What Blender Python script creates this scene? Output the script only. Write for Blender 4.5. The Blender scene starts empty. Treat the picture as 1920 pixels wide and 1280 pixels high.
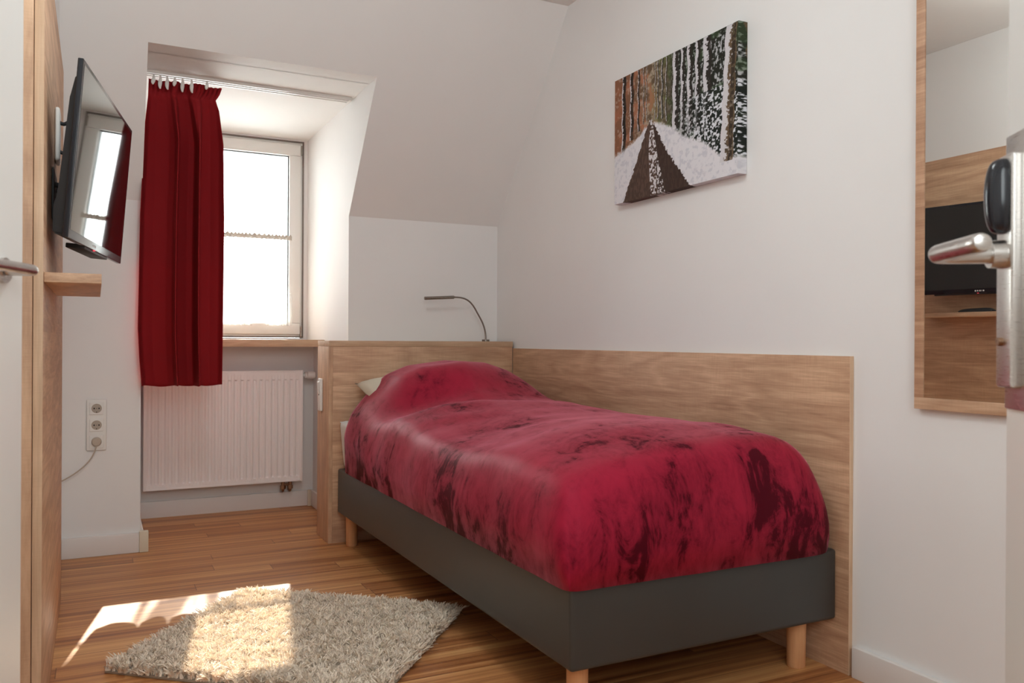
import bpy, bmesh, math, random
import numpy as np
from mathutils import Vector, Matrix, noise as mnoise
random.seed(7); rng = np.random.default_rng(7)
SC = bpy.context.scene
COL = SC.collection
PI = math.pi

# ------------------------------------------------------------------ camera
YAW, PITCH, ROLL = math.radians(26.58), math.radians(-0.0501), math.radians(0.3259)
fw = Vector((math.sin(YAW)*math.cos(PITCH), math.cos(YAW)*math.cos(PITCH), math.sin(PITCH)))
rt = Vector((math.cos(YAW), -math.sin(YAW), 0)); up = rt.cross(fw)
r2 = rt*math.cos(ROLL)+up*math.sin(ROLL); u2 = -rt*math.sin(ROLL)+up*math.cos(ROLL)
cd = bpy.data.cameras.new('camera'); cam = bpy.data.objects.new('camera', cd); COL.objects.link(cam)
cd.sensor_width = 36; cd.sensor_fit = 'HORIZONTAL'; cd.lens = 1557.82/1920*36
cd.clip_start = .02
cd.dof.use_dof = True; cd.dof.focus_distance = 3.2; cd.dof.aperture_fstop = 7.0
M = Matrix((r2, u2, -fw)).transposed().to_4x4(); M.translation = Vector((-1.9477, -4.0782, .9544))
cam.matrix_world = M
SC.camera = cam

# ------------------------------------------------------------------ world, sun, lamps, exposure
w = bpy.data.worlds.new('world'); SC.world = w; w.use_nodes = True
bg = w.node_tree.nodes['Background']; bg.inputs[0].default_value = (.93, 1, .99, 1); bg.inputs[1].default_value = 7.6
sd = bpy.data.lights.new('sun', 'SUN'); sd.energy = 15.5; sd.color = (1, .91, .78); sd.angle = math.radians(.6)
sun = bpy.data.objects.new('sun', sd); COL.objects.link(sun)
sun.rotation_euler = Vector((-.195, -1, -.754)).to_track_quat('-Z', 'Y').to_euler(); sun.location = (-.5, 5, 4)
def area(name, loc, target, sx, sy, e, col):
    d = bpy.data.lights.new(name, 'AREA'); d.shape = 'RECTANGLE'; d.size = sx; d.size_y = sy; d.energy = e; d.color = col
    o = bpy.data.objects.new(name, d); COL.objects.link(o); o.location = loc
    o.rotation_euler = (Vector(target)-Vector(loc)).to_track_quat('-Z', 'Y').to_euler(); return o
ld = bpy.data.lights.new('ceiling_lamp', 'POINT'); ld.energy = 17; ld.color = (.90, .98, 1); ld.shadow_soft_size = .16
lo = bpy.data.objects.new('ceiling_lamp', ld); COL.objects.link(lo); lo.location = (-1.50, -2.25, 2.30)
area('camera_side_fill', (-1.6, -4.6, 1.75), (-.9, -1.0, 1.0), 1.2, 1.0, 20, (.90, .98, 1))  # added fill behind the camera, standing in for unseen doorway light
SC.view_settings.view_transform = 'Standard'; SC.view_settings.look = 'None'
SC.view_settings.exposure = 0.20; SC.view_settings.gamma = 1; SC.view_settings.use_curve_mapping = False
SC.cycles.max_bounces = 10; SC.cycles.diffuse_bounces = 6; SC.cycles.glossy_bounces = 5
SC.cycles.transparent_max_bounces = 12
SC.cycles.sample_clamp_indirect = 8
try: SC.cycles.use_denoising = True
except Exception: pass

# ------------------------------------------------------------------ material helpers
def lin(c):
    return tuple(((x/255)/12.92 if x/255 <= .04045 else ((x/255+.055)/1.055)**2.4) for x in c)
def mat(name, col=(.8, .8, .8), rough=.5, metal=0., **kw):
    m = bpy.data.materials.new(name); m.use_nodes = True
    b = m.node_tree.nodes['Principled BSDF']
    b.inputs['Base Color'].default_value = (*col, 1); b.inputs['Roughness'].default_value = rough
    b.inputs['Metallic'].default_value = metal
    for k, v in kw.items(): b.inputs[k.replace('_', ' ')].default_value = v
    return m
class NT:
    def __init__(s, m): s.t = m.node_tree; s.b = s.t.nodes['Principled BSDF']
    def n(s, ty, ins={}, **at):
        nd = s.t.nodes.new(ty)
        for k, v in at.items(): setattr(nd, k, v)
        for k, v in ins.items(): s.s(nd.inputs[k], v)
        return nd
    def s(s, inp, v):
        if isinstance(v, bpy.types.NodeSocket): s.t.links.new(v, inp)
        else:
            try: inp.default_value = v
            except Exception: inp.default_value = (*v, 1)
    def coord(s, scale=(1, 1, 1), loc=(0, 0, 0)):
        tc = s.n('ShaderNodeTexCoord'); mp = s.n('ShaderNodeMapping', {'Vector': tc.outputs['Object'], 'Scale': scale, 'Location': loc}); return mp.outputs[0]
    def noise(s, vec, scale=1, detail=4, rough=.55, dist=0):
        return s.n('ShaderNodeTexNoise', {'Vector': vec, 'Scale': scale, 'Detail': detail, 'Roughness': rough, 'Distortion': dist}).outputs['Fac']
    def math(s, op, a, b=0., c=0.):
        nd = s.n('ShaderNodeMath', operation=op); s.s(nd.inputs[0], a); s.s(nd.inputs[1], b); s.s(nd.inputs[2], c); return nd.outputs[0]
    def ramp(s, fac, stops, interp='LINEAR'):
        nd = s.n('ShaderNodeValToRGB', {'Fac': fac}); cr = nd.color_ramp; cr.interpolation = interp
        while len(cr.elements) > 1: cr.elements.remove(cr.elements[-1])
        for i, (p, c) in enumerate(stops):
            e = cr.elements[0] if i == 0 else cr.elements.new(p)
            e.position = p; e.color = (*c, 1) if len(c) == 3 else c
        return nd.outputs[0]
    def mix(s, f, a, b, bt='MIX'):
        nd = s.n('ShaderNodeMix', data_type='RGBA', blend_type=bt); s.s(nd.inputs[0], f)
        s.s(nd.inputs[6], a); s.s(nd.inputs[7], b); return nd.outputs[2]
    def bump(s, h, strength=.2, dist=.002):
        nd = s.n('ShaderNodeBump', {'Height': h, 'Strength': strength, 'Distance': dist}); s.s(s.b.inputs['Normal'], nd.outputs[0])

def plaster(name, col, r=.75, b=.12):
    m = mat(name, col, r); t = NT(m); v = t.coord()
    n1 = t.noise(v, 55, 5, .6); n2 = t.noise(v, 3, 3)
    c = t.mix(n2, tuple(x*.97 for x in col), tuple(min(1, x*1.02) for x in col)); t.s(t.b.inputs['Base Color'], c)
    t.bump(n1, b, .0015); return m
WALL = plaster('white_wall_paint', (.82, .81, .80))
SLOPE = plaster('white_slope_paint', (.82, .81, .795))
CEIL = plaster('white_ceiling_paint', (.82, .81, .79))
WHITE_PVC = mat('white_plastic', (.80, .79, .76), .35)
BBOARD = plaster('white_skirting', (.80, .76, .73), .45, .03)
CREAM = mat('cream_corner_piece', (.74, .66, .52), .45)
GREYCAULK = plaster('aged_grey_caulk', (.22, .19, .17), .9, .3)

def oak(name, grain='y', plank=.165, across='z', dark=(164, 124, 96), light=(224, 186, 152), seed=0.):
    """saw-rough oak decor: long fibres along `grain`, boards stacked along `across`"""
    m = mat(name, (.5, .35, .22), .55); t = NT(m)
    tc = t.n('ShaderNodeTexCoord'); sp = t.n('ShaderNodeSeparateXYZ', {'Vector': tc.outputs['Object']})
    ax = {'x': 0, 'y': 1, 'z': 2}; oth = [a for a in 'xyz' if a not in (grain, across)][0]
    g, a, o = (sp.outputs[ax[k]] for k in (grain, across, oth))
    cell = t.math('FLOOR', t.math('DIVIDE', t.math('ADD', a, .031+seed), plank))
    wn = t.n('ShaderNodeTexWhiteNoise', {'W': cell}, noise_dimensions='1D').outputs['Value']
    off = t.math('MULTIPLY', wn, 37.)
    def vec(gs, as_, os_=3.):
        return t.n('ShaderNodeCombineXYZ', {'X': t.math('ADD', t.math('MULTIPLY', g, gs), off), 'Y': t.math('MULTIPLY', a, as_), 'Z': t.math('MULTIPLY_ADD', o, os_, seed)}).outputs[0]
    big = t.noise(vec(1.1, 6.5), 1, 3, .5, .35)
    rings = t.math('FRACT', t.math('MULTIPLY', big, 9.))
    rings = t.math('ABSOLUTE', t.math('SUBTRACT', rings, .5))
    fib = t.noise(vec(9, 190, 60), 1, 4, .65)
    med = t.noise(vec(2.2, 34, 10), 1, 5, .6, .3)
    saw = t.noise(vec(260, 16, 10), 1, 2, .5)
    patch = t.noise(vec(3, 5), 1, 2)
    f = t.math('MULTIPLY_ADD', rings, .26, -.035)
    f = t.math('ADD', f, t.math('MULTIPLY', fib, .42)); f = t.math('ADD', f, t.math('MULTIPLY', med, .42))
    f = t.math('ADD', f, t.math('MULTIPLY', t.math('MULTIPLY', saw, patch), .18))
    f = t.math('ADD', f, t.math('MULTIPLY_ADD', wn, .12, -.06))
    c = t.ramp(f, [(.28, lin(dark)), (.50, lin(tuple((p+q)/2 for p, q in zip(dark, light)))), (.72, lin(light))])
    t.s(t.b.inputs['Base Color'], c); t.bump(f, .18, .0012); t.s(t.b.inputs['Roughness'], t.math('MULTIPLY_ADD', fib, .2, .42))
    return m
OAK_Y = oak('oak_decor_wall_panel', 'y', .16, 'z')
OAK_X = oak('oak_decor_headboard', 'x', .17, 'z', seed=.7)
OAK_TV = oak('oak_decor_media_panel', 'y', .30, 'z', seed=2.3)
OAK_Z = oak('oak_decor_upright', 'z', .5, 'y', seed=3.1)
OAK_ZE = oak('oak_decor_edging', 'z', .5, 'x', light=(228, 196, 164), dark=(190, 156, 126), seed=5.1)
OAK_EX = oak('oak_decor_edge_band', 'x', .5, 'z', light=(220, 188, 156), dark=(180, 146, 116), seed=1.1)
BEECH = oak('beech_leg_wood', 'z', .5, 'x', dark=(206, 150, 104), light=(232, 180, 134), seed=9.)

def floor_mat():
    m = mat('warm_strip_flooring', (.4, .2, .1), .36); t = NT(m)
    tc = t.n('ShaderNodeTexCoord'); sp = t.n('ShaderNodeSeparateXYZ', {'Vector': tc.outputs['Object']}); x, y = sp.outputs[0], sp.outputs[1]
    W = .088; L = 1.25
    row = t.math('FLOOR', t.math('DIVIDE', t.math('ADD', y, .02), W))
    rr = t.n('ShaderNodeTexWhiteNoise', {'W': row}, noise_dimensions='1D').outputs['Value']
    xs = t.math('MULTIPLY_ADD', rr, 7.3, x)
    pl = t.math('FLOOR', t.math('DIVIDE', xs, L))
    wn = t.n('ShaderNodeTexWhiteNoise', {'Vector': t.n('ShaderNodeCombineXYZ', {'X': row, 'Y': pl}).outputs[0]}, noise_dimensions='2D').outputs['Value']
    off = t.math('MULTIPLY', wn, 50.)
    def vec(a, b): return t.n('ShaderNodeCombineXYZ', {'X': t.math('ADD', t.math('MULTIPLY', x, a), off), 'Y': t.math('MULTIPLY', y, b), 'Z': 0.}).outputs[0]
    st = t.noise(vec(.55, 42), 1, 3, .55, .2); fi = t.noise(vec(5, 330), 1, 4, .6); bd = t.noise(vec(.7, 13), 1, 2)
    f = t.math('ADD', t.math('MULTIPLY', st, .62), t.math('MULTIPLY', fi, .22)); f = t.math('ADD', f, t.math('MULTIPLY', bd, .26))
    f = t.math('ADD', f, t.math('MULTIPLY_ADD', wn, .14, -.08))
    c = t.ramp(f, [(.37, lin((128, 72, 38))), (.50, lin((178, 116, 68))), (.60, lin((204, 144, 90))), (.72, lin((226, 174, 114)))])
    fy = t.math('ABSOLUTE', t.math('SUBTRACT', t.math('FRACT', t.math('DIVIDE', t.math('ADD', y, .02), W)), .5))
    fx = t.math('ABSOLUTE', t.math('SUBTRACT', t.math('FRACT', t.math('DIVIDE', xs, L)), .5))
    seam = t.math('MAXIMUM', t.math('GREATER_THAN', fy, .491), t.math('GREATER_THAN', fx, .4988))
    c = t.mix(t.math('MULTIPLY', seam, .6), c, lin((80, 46, 28))); t.s(t.b.inputs['Base Color'], c)
    t.s(t.b.inputs['Roughness'], t.math('MULTIPLY_ADD', st, .2, .30))
    t.bump(t.math('SUBTRACT', t.math('MULTIPLY', f, .3), seam), .25, .001); return m
FLOOR = floor_mat()

def velvet():
    m = mat('crushed_crimson_velvet', (.3, .02, .04), .62); t = NT(m); b = t.b
    v = t.coord()
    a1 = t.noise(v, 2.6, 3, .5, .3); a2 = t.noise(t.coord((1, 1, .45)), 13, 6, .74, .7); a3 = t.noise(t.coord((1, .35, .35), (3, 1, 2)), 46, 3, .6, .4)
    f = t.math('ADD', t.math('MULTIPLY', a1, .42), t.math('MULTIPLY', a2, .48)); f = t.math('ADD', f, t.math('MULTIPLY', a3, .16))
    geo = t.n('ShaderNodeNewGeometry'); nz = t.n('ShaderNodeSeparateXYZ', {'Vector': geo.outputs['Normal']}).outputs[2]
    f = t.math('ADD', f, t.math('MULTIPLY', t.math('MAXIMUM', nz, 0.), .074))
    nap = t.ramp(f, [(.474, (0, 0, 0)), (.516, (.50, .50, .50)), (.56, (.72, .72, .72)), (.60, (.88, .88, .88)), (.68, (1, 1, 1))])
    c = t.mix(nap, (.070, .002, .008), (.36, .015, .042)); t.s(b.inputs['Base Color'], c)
    t.s(b.inputs['Sheen Weight'], t.math('MULTIPLY_ADD', nap, .80, .02)); b.inputs['Sheen Roughness'].default_value = .27
    b.inputs['Sheen Tint'].default_value = (1, .40, .54, 1)
    b.inputs['Specular IOR Level'].default_value = .22; b.inputs['Specular Tint'].default_value = (1, .3, .4, 1); t.s(b.inputs['Roughness'], t.math('MULTIPLY_ADD', nap, -.18, .66))
    fine = t.noise(v, 420, 3, .6)
    t.bump(t.math('ADD', t.math('MULTIPLY', nap, .35), t.math('MULTIPLY', fine, .3)), .35, .002)
    return m
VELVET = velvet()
def fabric(name, col, r=.9, sheen=0., transl=0., wv=900):
    m = mat(name, col, r); t = NT(m); b = t.b; b.inputs['Sheen Weight'].default_value = sheen
    b.inputs['Specular IOR Level'].default_value = .2
    n = t.noise(t.coord(), wv, 2); t.bump(n, .2, .0006)
    c = t.mix(t.noise(t.coord(), 6, 3), tuple(x*.92 for x in col), col); t.s(b.inputs['Base Color'], c)
    if transl:
        tr = t.n('ShaderNodeBsdfTranslucent', {'Color': tuple(min(1, x*2.2) for x in col)})
        mx = t.n('ShaderNodeMixShader', {0: transl*.8, 1: b.outputs[0], 2: tr.outputs[0]})
        t.s(t.t.nodes['Material Output'].inputs[0], mx.outputs[0])
    return m
CURTAIN = fabric('deep_red_curtain_cloth', (.27, .010, .014), .85, 0., .10)
SHEET = fabric('white_fitted_sheet', (.82, .81, .79)); PILLOWC = fabric('cream_pillow_cotton', (.70, .65, .53))
def sheer():
    m = mat('white_sheer_voile', (.9, .9, .88), .9); t = NT(m)
    tr = t.n('ShaderNodeBsdfTranslucent', {'Color': (.92, .92, .90, 1)}); tp = t.n('ShaderNodeBsdfTransparent', {'Color': (1, 1, 1, 1)})
    a = t.n('ShaderNodeMixShader', {0: .6, 1: t.b.outputs[0], 2: tr.outputs[0]})
    gx_ = t.noise(t.coord((9, 0, 1.2)), 1, 2, .5); den = t.ramp(gx_, [(.42, (.12, .12, .12)), (.50, (.6, .6, .6)), (.56, (.96, .96, .96))])
    mx = t.n('ShaderNodeMixShader', {0: den, 1: a.outputs[0], 2: tp.outputs[0]})
    t.s(t.t.nodes['Material Output'].inputs[0], mx.outputs[0]); return m
SHEER = sheer()
def glass():
    m = mat('clear_window_glass', (1, 1, 1), .02); t = NT(m)
    tp = t.n('ShaderNodeBsdfTransparent', {'Color': (.97, .98, .98, 1)}); gl = t.n('ShaderNodeBsdfGlossy', {'Roughness': .01})
    fr = t.n('ShaderNodeFresnel', {'IOR': 1.45}); mx = t.n('ShaderNodeMixShader', {0: fr.outputs[0], 1: tp.outputs[0], 2: gl.outputs[0]})
    t.s(t.t.nodes['Material Output'].inputs[0], mx.outputs[0]); return m
GLASS = glass()
def leather():
    m = mat('anthracite_leatherette', (.045, .045, .043), .40); t = NT(m)
    vo = t.n('ShaderNodeTexVoronoi', {'Vector': t.coord(), 'Scale': 700.}).outputs['Distance']
    t.bump(t.math('ADD', vo, t.noise(t.coord(), 12, 3)), .12, .0008)
    c = t.mix(t.noise(t.coord(), 4, 3), (.040, .040, .038), (.050, .049, .046)); t.s(t.b.inputs['Base Color'], c); return m
LEATHER = leather()
STEEL = mat('brushed_stainless_steel', (.62, .59, .56), .28, 1.); 
def brushed(m, sc=(40, 40, 900)):
    t = NT(m); n = t.noise(t.coord(sc), 1, 2); t.s(t.b.inputs['Roughness'], t.math('MULTIPLY_ADD', n, .2, .2)); return m
brushed(STEEL)
NICKEL = mat('dark_satin_nickel', (.30, .27, .24), .3, 1.); brushed(NICKEL, (300, 300, 300))
BRASS = mat('old_brass_fitting', (.32, .20, .13), .35, 1.); brushed(BRASS, (200, 200, 200))
BLACKPL = mat('black_gloss_plastic', (.012, .013, .018), .18); BLACKM = mat('black_matt_plastic', (.018, .018, .02), .5)
for m_ in (BLACKPL, BLACKM, WHITE_PVC):
    t_ = NT(m_); t_.bump(t_.noise(t_.coord(), 400, 2), .03, .0003)
SCREEN = mat('dark_television_glass', (.006, .0065, .007), .035, 0., IOR=1.65)
t_ = NT(SCREEN); t_.s(t_.b.inputs['Roughness'], t_.math('MULTIPLY_ADD', t_.noise(t_.coord(), 5, 2), .02, .02))
MIRROR = mat('silvered_mirror_glass', (.80, .78, .74), .005, 1.)
t_ = NT(MIRROR); t_.s(t_.b.inputs['Roughness'], t_.math('MULTIPLY', t_.noise(t_.coord(), 4, 2), .008))
ENAMEL = mat('white_radiator_enamel', (.90, .865, .85), .32); t_ = NT(ENAMEL); t_.bump(t_.noise(t_.coord(), 200, 2), .03, .0003)
DOORW = mat('white_door_lacquer', (.82, .81, .78), .30); t_ = NT(DOORW); t_.bump(t_.noise(t_.coord(), 60, 2), .03, .0004)
REDLED = mat('red_indicator_light', (.5, .02, .03), .4, Emission_Color=(1, .08, .12, 1), Emission_Strength=.8)
t_ = NT(REDLED); t_.s(t_.b.inputs['Base Color'], t_.mix(t_.noise(t_.coord(), 90, 1), (.5, .02, .03), (.6, .03, .04)))
DARKHOLE = mat('dark_recess', (.02, .016, .014), .8); t_ = NT(DARKHOLE); t_.bump(t_.noise(t_.coord(), 90, 1), .05, .0003)
def pilemat():
    m = mat('beige_shag_yarn', (.5, .42, .33), .9); t = NT(m)
    g = t.n('ShaderNodeAttribute', attribute_name='yarn'); t.s(t.b.inputs['Base Color'], g.outputs['Color'])
    t.b.inputs['Sheen Weight'].default_value = .15; t.b.inputs['Specular IOR Level'].default_value = .15
    t.bump(t.noise(t.coord(), 600, 2), .2, .0005); return m
PILE = pilemat()

# ------------------------------------------------------------------ object helpers
def link(name, bm, m, parent=None, loc=None, smooth=False, mats=None):
    me = bpy.data.meshes.new(name); 
    bmesh.ops.recalc_face_normals(bm, faces=bm.faces[:]) if len(bm.faces) < 60000 else None
    if smooth:
        for f in bm.faces: f.smooth = True
    bm.to_mesh(me); bm.free()
    o = bpy.data.objects.new(name, me); COL.objects.link(o)
    for mm in (mats or [m]): me.materials.append(mm)
    if loc: o.location = loc
    if parent: o.parent = parent
    return o
def autosmooth(o, ang=.6):
    me = o.data; 
    for p in me.polygons: p.use_smooth = True
    me.set_sharp_from_angle(angle=ang); return o
def empty(name, loc=(0, 0, 0), rz=0, parent=None):
    o = bpy.data.objects.new(name, None); COL.objects.link(o); o.location = loc; o.rotation_euler = (0, 0, rz)
    o.empty_display_size = .1
    if parent: o.parent = parent
    return o
def tag(o, label, cat, group=None):
    o['label'] = label; o['category'] = cat
    if group: o['group'] = group
    return o
def struct(o): o['kind'] = 'structure'; return o
def box(bm, x0, x1, y0, y1, z0, z1, bev=0., seg=2, mi=0, mtx=None):
    vs = [bm.verts.new(p) for p in ((x0, y0, z0), (x1, y0, z0), (x1, y1, z0), (x0, y1, z0), (x0, y0, z1), (x1, y0, z1), (x1, y1, z1), (x0, y1, z1))]
    fs = [bm.faces.new([vs[i] for i in q]) for q in ((0, 3, 2, 1), (4, 5, 6, 7), (0, 1, 5, 4), (1, 2, 6, 5), (2, 3, 7, 6), (3, 0, 4, 7))]
    for f in fs: f.material_index = mi
    if bev:
        es = list({e for f in fs for e in f.edges})
        r = bmesh.ops.bevel(bm, geom=es, offset=bev, segments=seg, profile=.6, affect='EDGES')
        for f in r['faces']: f.material_index = mi
        vs = list({v for f in r['faces'] for v in f.verts} | {v for v in vs if v.is_valid})
    if mtx: bmesh.ops.transform(bm, matrix=mtx, verts=[v for v in vs if v.is_valid])
    return vs
def obox(name, m, b, parent=None, bev=.002, seg=2):
    bm = bmesh.new(); box(bm, *b, bev=bev, seg=seg); return autosmooth(link(name, bm, m, parent), .5)
def prism(bm, pts, axis, a0, a1):
    """extrude a polygon given in the two other axes along axis"""
    def P(p, a): return {'x': (a, p[0], p[1]), 'y': (p[0], a, p[1]), 'z': (p[0], p[1], a)}[axis]
    A = [bm.verts.new(P(p, a0)) for p in pts]; B = [bm.verts.new(P(p, a1)) for p in pts]
    bm.faces.new(A); bm.faces.new(B[::-1]); n = len(pts)
    for i in range(n): bm.faces.new((A[i], A[(i+1) % n], B[(i+1) % n], B[i]))
def tube(bm, pts, rad, seg=14, cap=True, flat=1.):
    pts = [Vector(p) for p in pts]; n = len(pts); rads = rad if isinstance(rad, (list, tuple)) else [rad]*n
    prev = None; rings = []
    for i, p in enumerate(pts):
        t = (pts[min(i+1, n-1)]-pts[max(i-1, 0)]).normalized()
        if prev is None: a = t.orthogonal().normalized() if abs(t.z) > .9 else t.cross(Vector((0, 0, 1))).normalized()
        else: a = (prev-t*prev.dot(t)).normalized()
        prev = a; b = t.cross(a)
        rings.append([bm.verts.new(p+(a*math.cos(k*2*PI/seg)+b*math.sin(k*2*PI/seg)*flat)*rads[i]) for k in range(seg)])
    for i in range(n-1):
        for k in range(seg): bm.faces.new((rings[i][k], rings[i][(k+1) % seg], rings[i+1][(k+1) % seg], rings[i+1][k]))
    if cap: bm.faces.new(rings[0][::-1]); bm.faces.new(rings[-1])
def bez(p0, p1, p2, p3, n=12):
    p0, p1, p2, p3 = map(Vector, (p0, p1, p2, p3)); out = []
    for i in range(n+1):
        t = i/n; out.append(p0*(1-t)**3+p1*3*t*(1-t)**2+p2*3*t*t*(1-t)+p3*t**3)
    return out
def otube(name, m, pts, rad, parent=None, seg=14, flat=1.):
    bm = bmesh.new(); tube(bm, pts, rad, seg, True, flat); return autosmooth(link(name, bm, m, parent), .7)
def grid_mesh(P, closed=False):
    """P: array (n, m, 3) -> bmesh grid"""
    bm = bmesh.new(); n, m = P.shape[:2]
    V = [[bm.verts.new(P[i, j]) for j in range(m)] for i in range(n)]
    for i in range(n-1):
        for j in range(m-1): bm.faces.new((V[i][j], V[i][j+1], V[i+1][j+1], V[i+1][j]))
    return bm
def interp(x, tab): return np.interp(x, [a for a, b in tab], [b for a, b in tab])
def sstep(a, b, x): t = np.clip((x-a)/(b-a), 0, 1); return t*t*(3-2*t)

# ------------------------------------------------------------------ room shell
XR, XL, YW, YN = -.8224, -1.768, .9162, .7399        # recess sides, window wall, radiator wall
HK, ZC, ZD = 1.5728, 2.5047, 2.139                    # knee wall height, ceiling, dormer ceiling
KS = .7484/(ZC-HK); YD = -(ZD-HK)*KS                  # slope run per metre of rise, dormer lip
XLW = -2.0786                                         # left wall face
def sbox(name, m, b, bev=0.): return struct(obox(name, m, b, None, bev))
sbox('floor', FLOOR, (-2.55, .12, -4.9, .86, -.08, 0))
sbox('ceiling', CEIL, (-2.55, .12, -4.9, -.7484, ZC, ZC+.1))
sbox('wall_right', WALL, (0, .12, -4.9, .12, 0, ZC))
sbox('wall_front', WALL, (-2.55, 0, -4.9, -4.8, 0, ZC))
bm = bmesh.new(); box(bm, -2.2, XLW, -1.83, 0, 0, ZC); box(bm, -2.55, -2.12, -1.93, -1.83, 0, ZC); box(bm, -2.55, -2.45, -4.8, -1.93, 0, ZC)
struct(link('wall_left', bm, WALL))
bm = bmesh.new(); box(bm, XR+.1, 0, 0, .12, 0, HK); box(bm, -2.2, XL-.1, 0, .12, 0, HK); struct(link('wall_back', bm, WALL))
def sl(z): return -(z-HK)*KS
bm = bmesh.new()
T = .12
low = [(0, HK), (sl(ZD), ZD), (sl(ZD)+T, ZD), (T, HK)]
prism(bm, low, 'x', XR+.1, 0); prism(bm, low, 'x', -2.2, XL-.1)
prism(bm, [(sl(ZD), ZD), (sl(ZC), ZC), (sl(ZC), ZC+.1), (sl(ZC)+T, ZC+.1), (sl(ZD)+T, ZD)], 'x', -2.2, 0)
struct(link('wall_sloped', bm, SLOPE))
rev = [(0, 0), (YW+.12, 0), (YW+.12, ZD), (YD, ZD), (0, HK)]
bm = bmesh.new(); prism(bm, rev, 'x', XR, XR+.1); struct(link('wall_recess_right', bm, WALL))
bm = bmesh.new(); prism(bm, rev, 'x', XL-.1, XL); struct(link('wall_recess_left', bm, WALL))
struct(obox('ceiling_dormer', CEIL, (XL-.1, XR+.1, YD+T*.0+.115, YW+.12, ZD, ZD+.1), None, 0))
bm = bmesh.new(); prism(bm, [(YD+.0, ZD), (YD+.115, ZD), (YD+.115, ZD+.0005)], 'x', XL, XR); bm.free()
WX0, WX1, WZ0, WZ1 = -1.745, -.8448, .9636, 2.1300
bm = bmesh.new(); box(bm, XL, XR, YN, YW+.12, 0, .915); box(bm, XL, XR, YW, YW+.12, .915, WZ0); box(bm, XL, WX0, YW, YW+.12, WZ0, ZD); box(bm, WX1, XR, YW, YW+.12, WZ0, ZD); box(bm, WX0, WX1, YW, YW+.12, WZ1, ZD)
struct(link('wall_window', bm, WALL))
# window: fixed frame, sash, pane, seals, hinge
W = struct(empty('window_1', ((WX0+WX1)/2, YW, WZ0)))
def wring(name, m, x0, x1, z0, z1, wd, y0, y1, bev=.003, wl=None):
    bm = bmesh.new(); X, Z = (WX0+WX1)/2, WZ0
    for b in ((x0, x1, z0, z0+wd), (x0, x1, z1-wd, z1)): box(bm, b[0]-X, b[1]-X, y0-YW, y1-YW, b[2]-Z, b[3]-Z, bev)
    for b in ((x0, x0+wd), (x1-wd, x1)): box(bm, b[0]-X, b[1]-X, y0-YW, y1-YW, z0+wd-Z, z1-wd-Z, bev)
    return autosmooth(link(name, bm, m, W), .5)
wring('window_frame', WHITE_PVC, WX0+.006, WX1-.006, WZ0+.004, WZ1-.006, .04, YW+.005, YW+.08)
wring('caulk_joint', GREYCAULK, WX0-.001, WX1+.001, WZ0+.001, WZ1+.002, .008, YW-.002, YW+.03, 0)
SX0, SX1, SZ0, SZ1 = WX0+.030, WX1-.020, WZ0+.022, WZ1-.022
wring('sash', WHITE_PVC, SX0, SX1, SZ0, SZ1, .066, YW-.012, YW+.05, .005)
wring('glazing_seal', BLACKM, SX0+.0655, SX1-.0655, SZ0+.0655, SZ1-.0655, .005, YW+.012, YW+.03, 0)
bm = bmesh.new(); X, Z = (WX0+WX1)/2, WZ0
box(bm, SX0+.066-X, SX1-.066-X, .018, .022, SZ0+.066-Z, SZ1-.066-Z); link('glass_pane', bm, GLASS, W)
bm = bmesh.new()
for zz in (WZ0+.02, WZ0+.045): tube(bm, [(WX1-.014-X, -.012, zz-Z-.010), (WX1-.014-X, -.012, zz-Z+.022)], .0075)
box(bm, WX1-.020-X, WX1-.006-X, -.010, .004, 0.0, .075, .002)
h_ = autosmooth(link('hinge', bm, NICKEL, W))
bm = bmesh.new(); zh = WZ1-.05-Z
tube(bm, [(WX1-.014-X, -.010, zh-.03), (WX1-.014-X, -.010, zh+.025)], .005); autosmooth(link('hinge', bm, NICKEL, W))
bm = bmesh.new(); hz = 1.5-Z; hx = SX0+.033-X
box(bm, hx-.015, hx+.015, -.024, -.012, hz-.035, hz+.035, .004); tube(bm, [(hx, -.024, hz), (hx, -.055, hz)], .009); tube(bm, [(hx, -.055, hz+.01), (hx, -.055, hz-.11)], .009)
autosmooth(link('window_handle', bm, WHITE_PVC, W))
# sill
s = obox('window_sill', OAK_EX, (XL, XR, .476, YW-.012, .915, .9535), None, .002); struct(s)
# skirting
def skirt(name, x0, x1, y0, y1, m=BBOARD, h=.088):
    return struct(obox(name, m, (x0, x1, y0, y1, 0, h), None, .004))
skirt('baseboard_back', XLW, XL-.004, -.018, 0)
skirt('baseboard_recess_left', XL, XL+.016, .004, YN)
skirt('baseboard_window', XL+.016, XR-.016, YN-.016, YN)
skirt('baseboard_recess_right', XR-.016, XR, .0, YN-.0)
skirt('baseboard_right', -.018, 0, -4.8, -2.395)
c = skirt('trim_1', XL-.004, XL+.034, -.024, .004, CREAM, .094); 
c = skirt('trim_2', XR-.036, XR-.016, YN-.034, YN-.016, CREAM, .092)

# media-side door lining and left door
struct(obox('trim_3', OAK_Z, (-2.118, XLW-.001, -1.885, -1.835, 0, 2.06), None, .003))

def door(name, E, d, width, nrm):
    """E: latch edge point; d: unit dir latch->hinge; nrm: visible face normal"""
    ang = math.atan2(d[1], d[0]); D = struct(empty(name, (E[0], E[1], 0), ang))
    # local x runs latch->hinge, y = left normal of d
    ln = Vector((-d[1], d[0])); sgn = 1 if ln.dot(Vector(nrm)) > 0 else -1
    bm = bmesh.new(); y0, y1 = sorted((0, -sgn*.042)); box(bm, 0, width, y0, y1, .006, 2.03, .003)
    autosmooth(link('door_leaf', bm, DOORW, D), .5)
    return D, sgn
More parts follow.
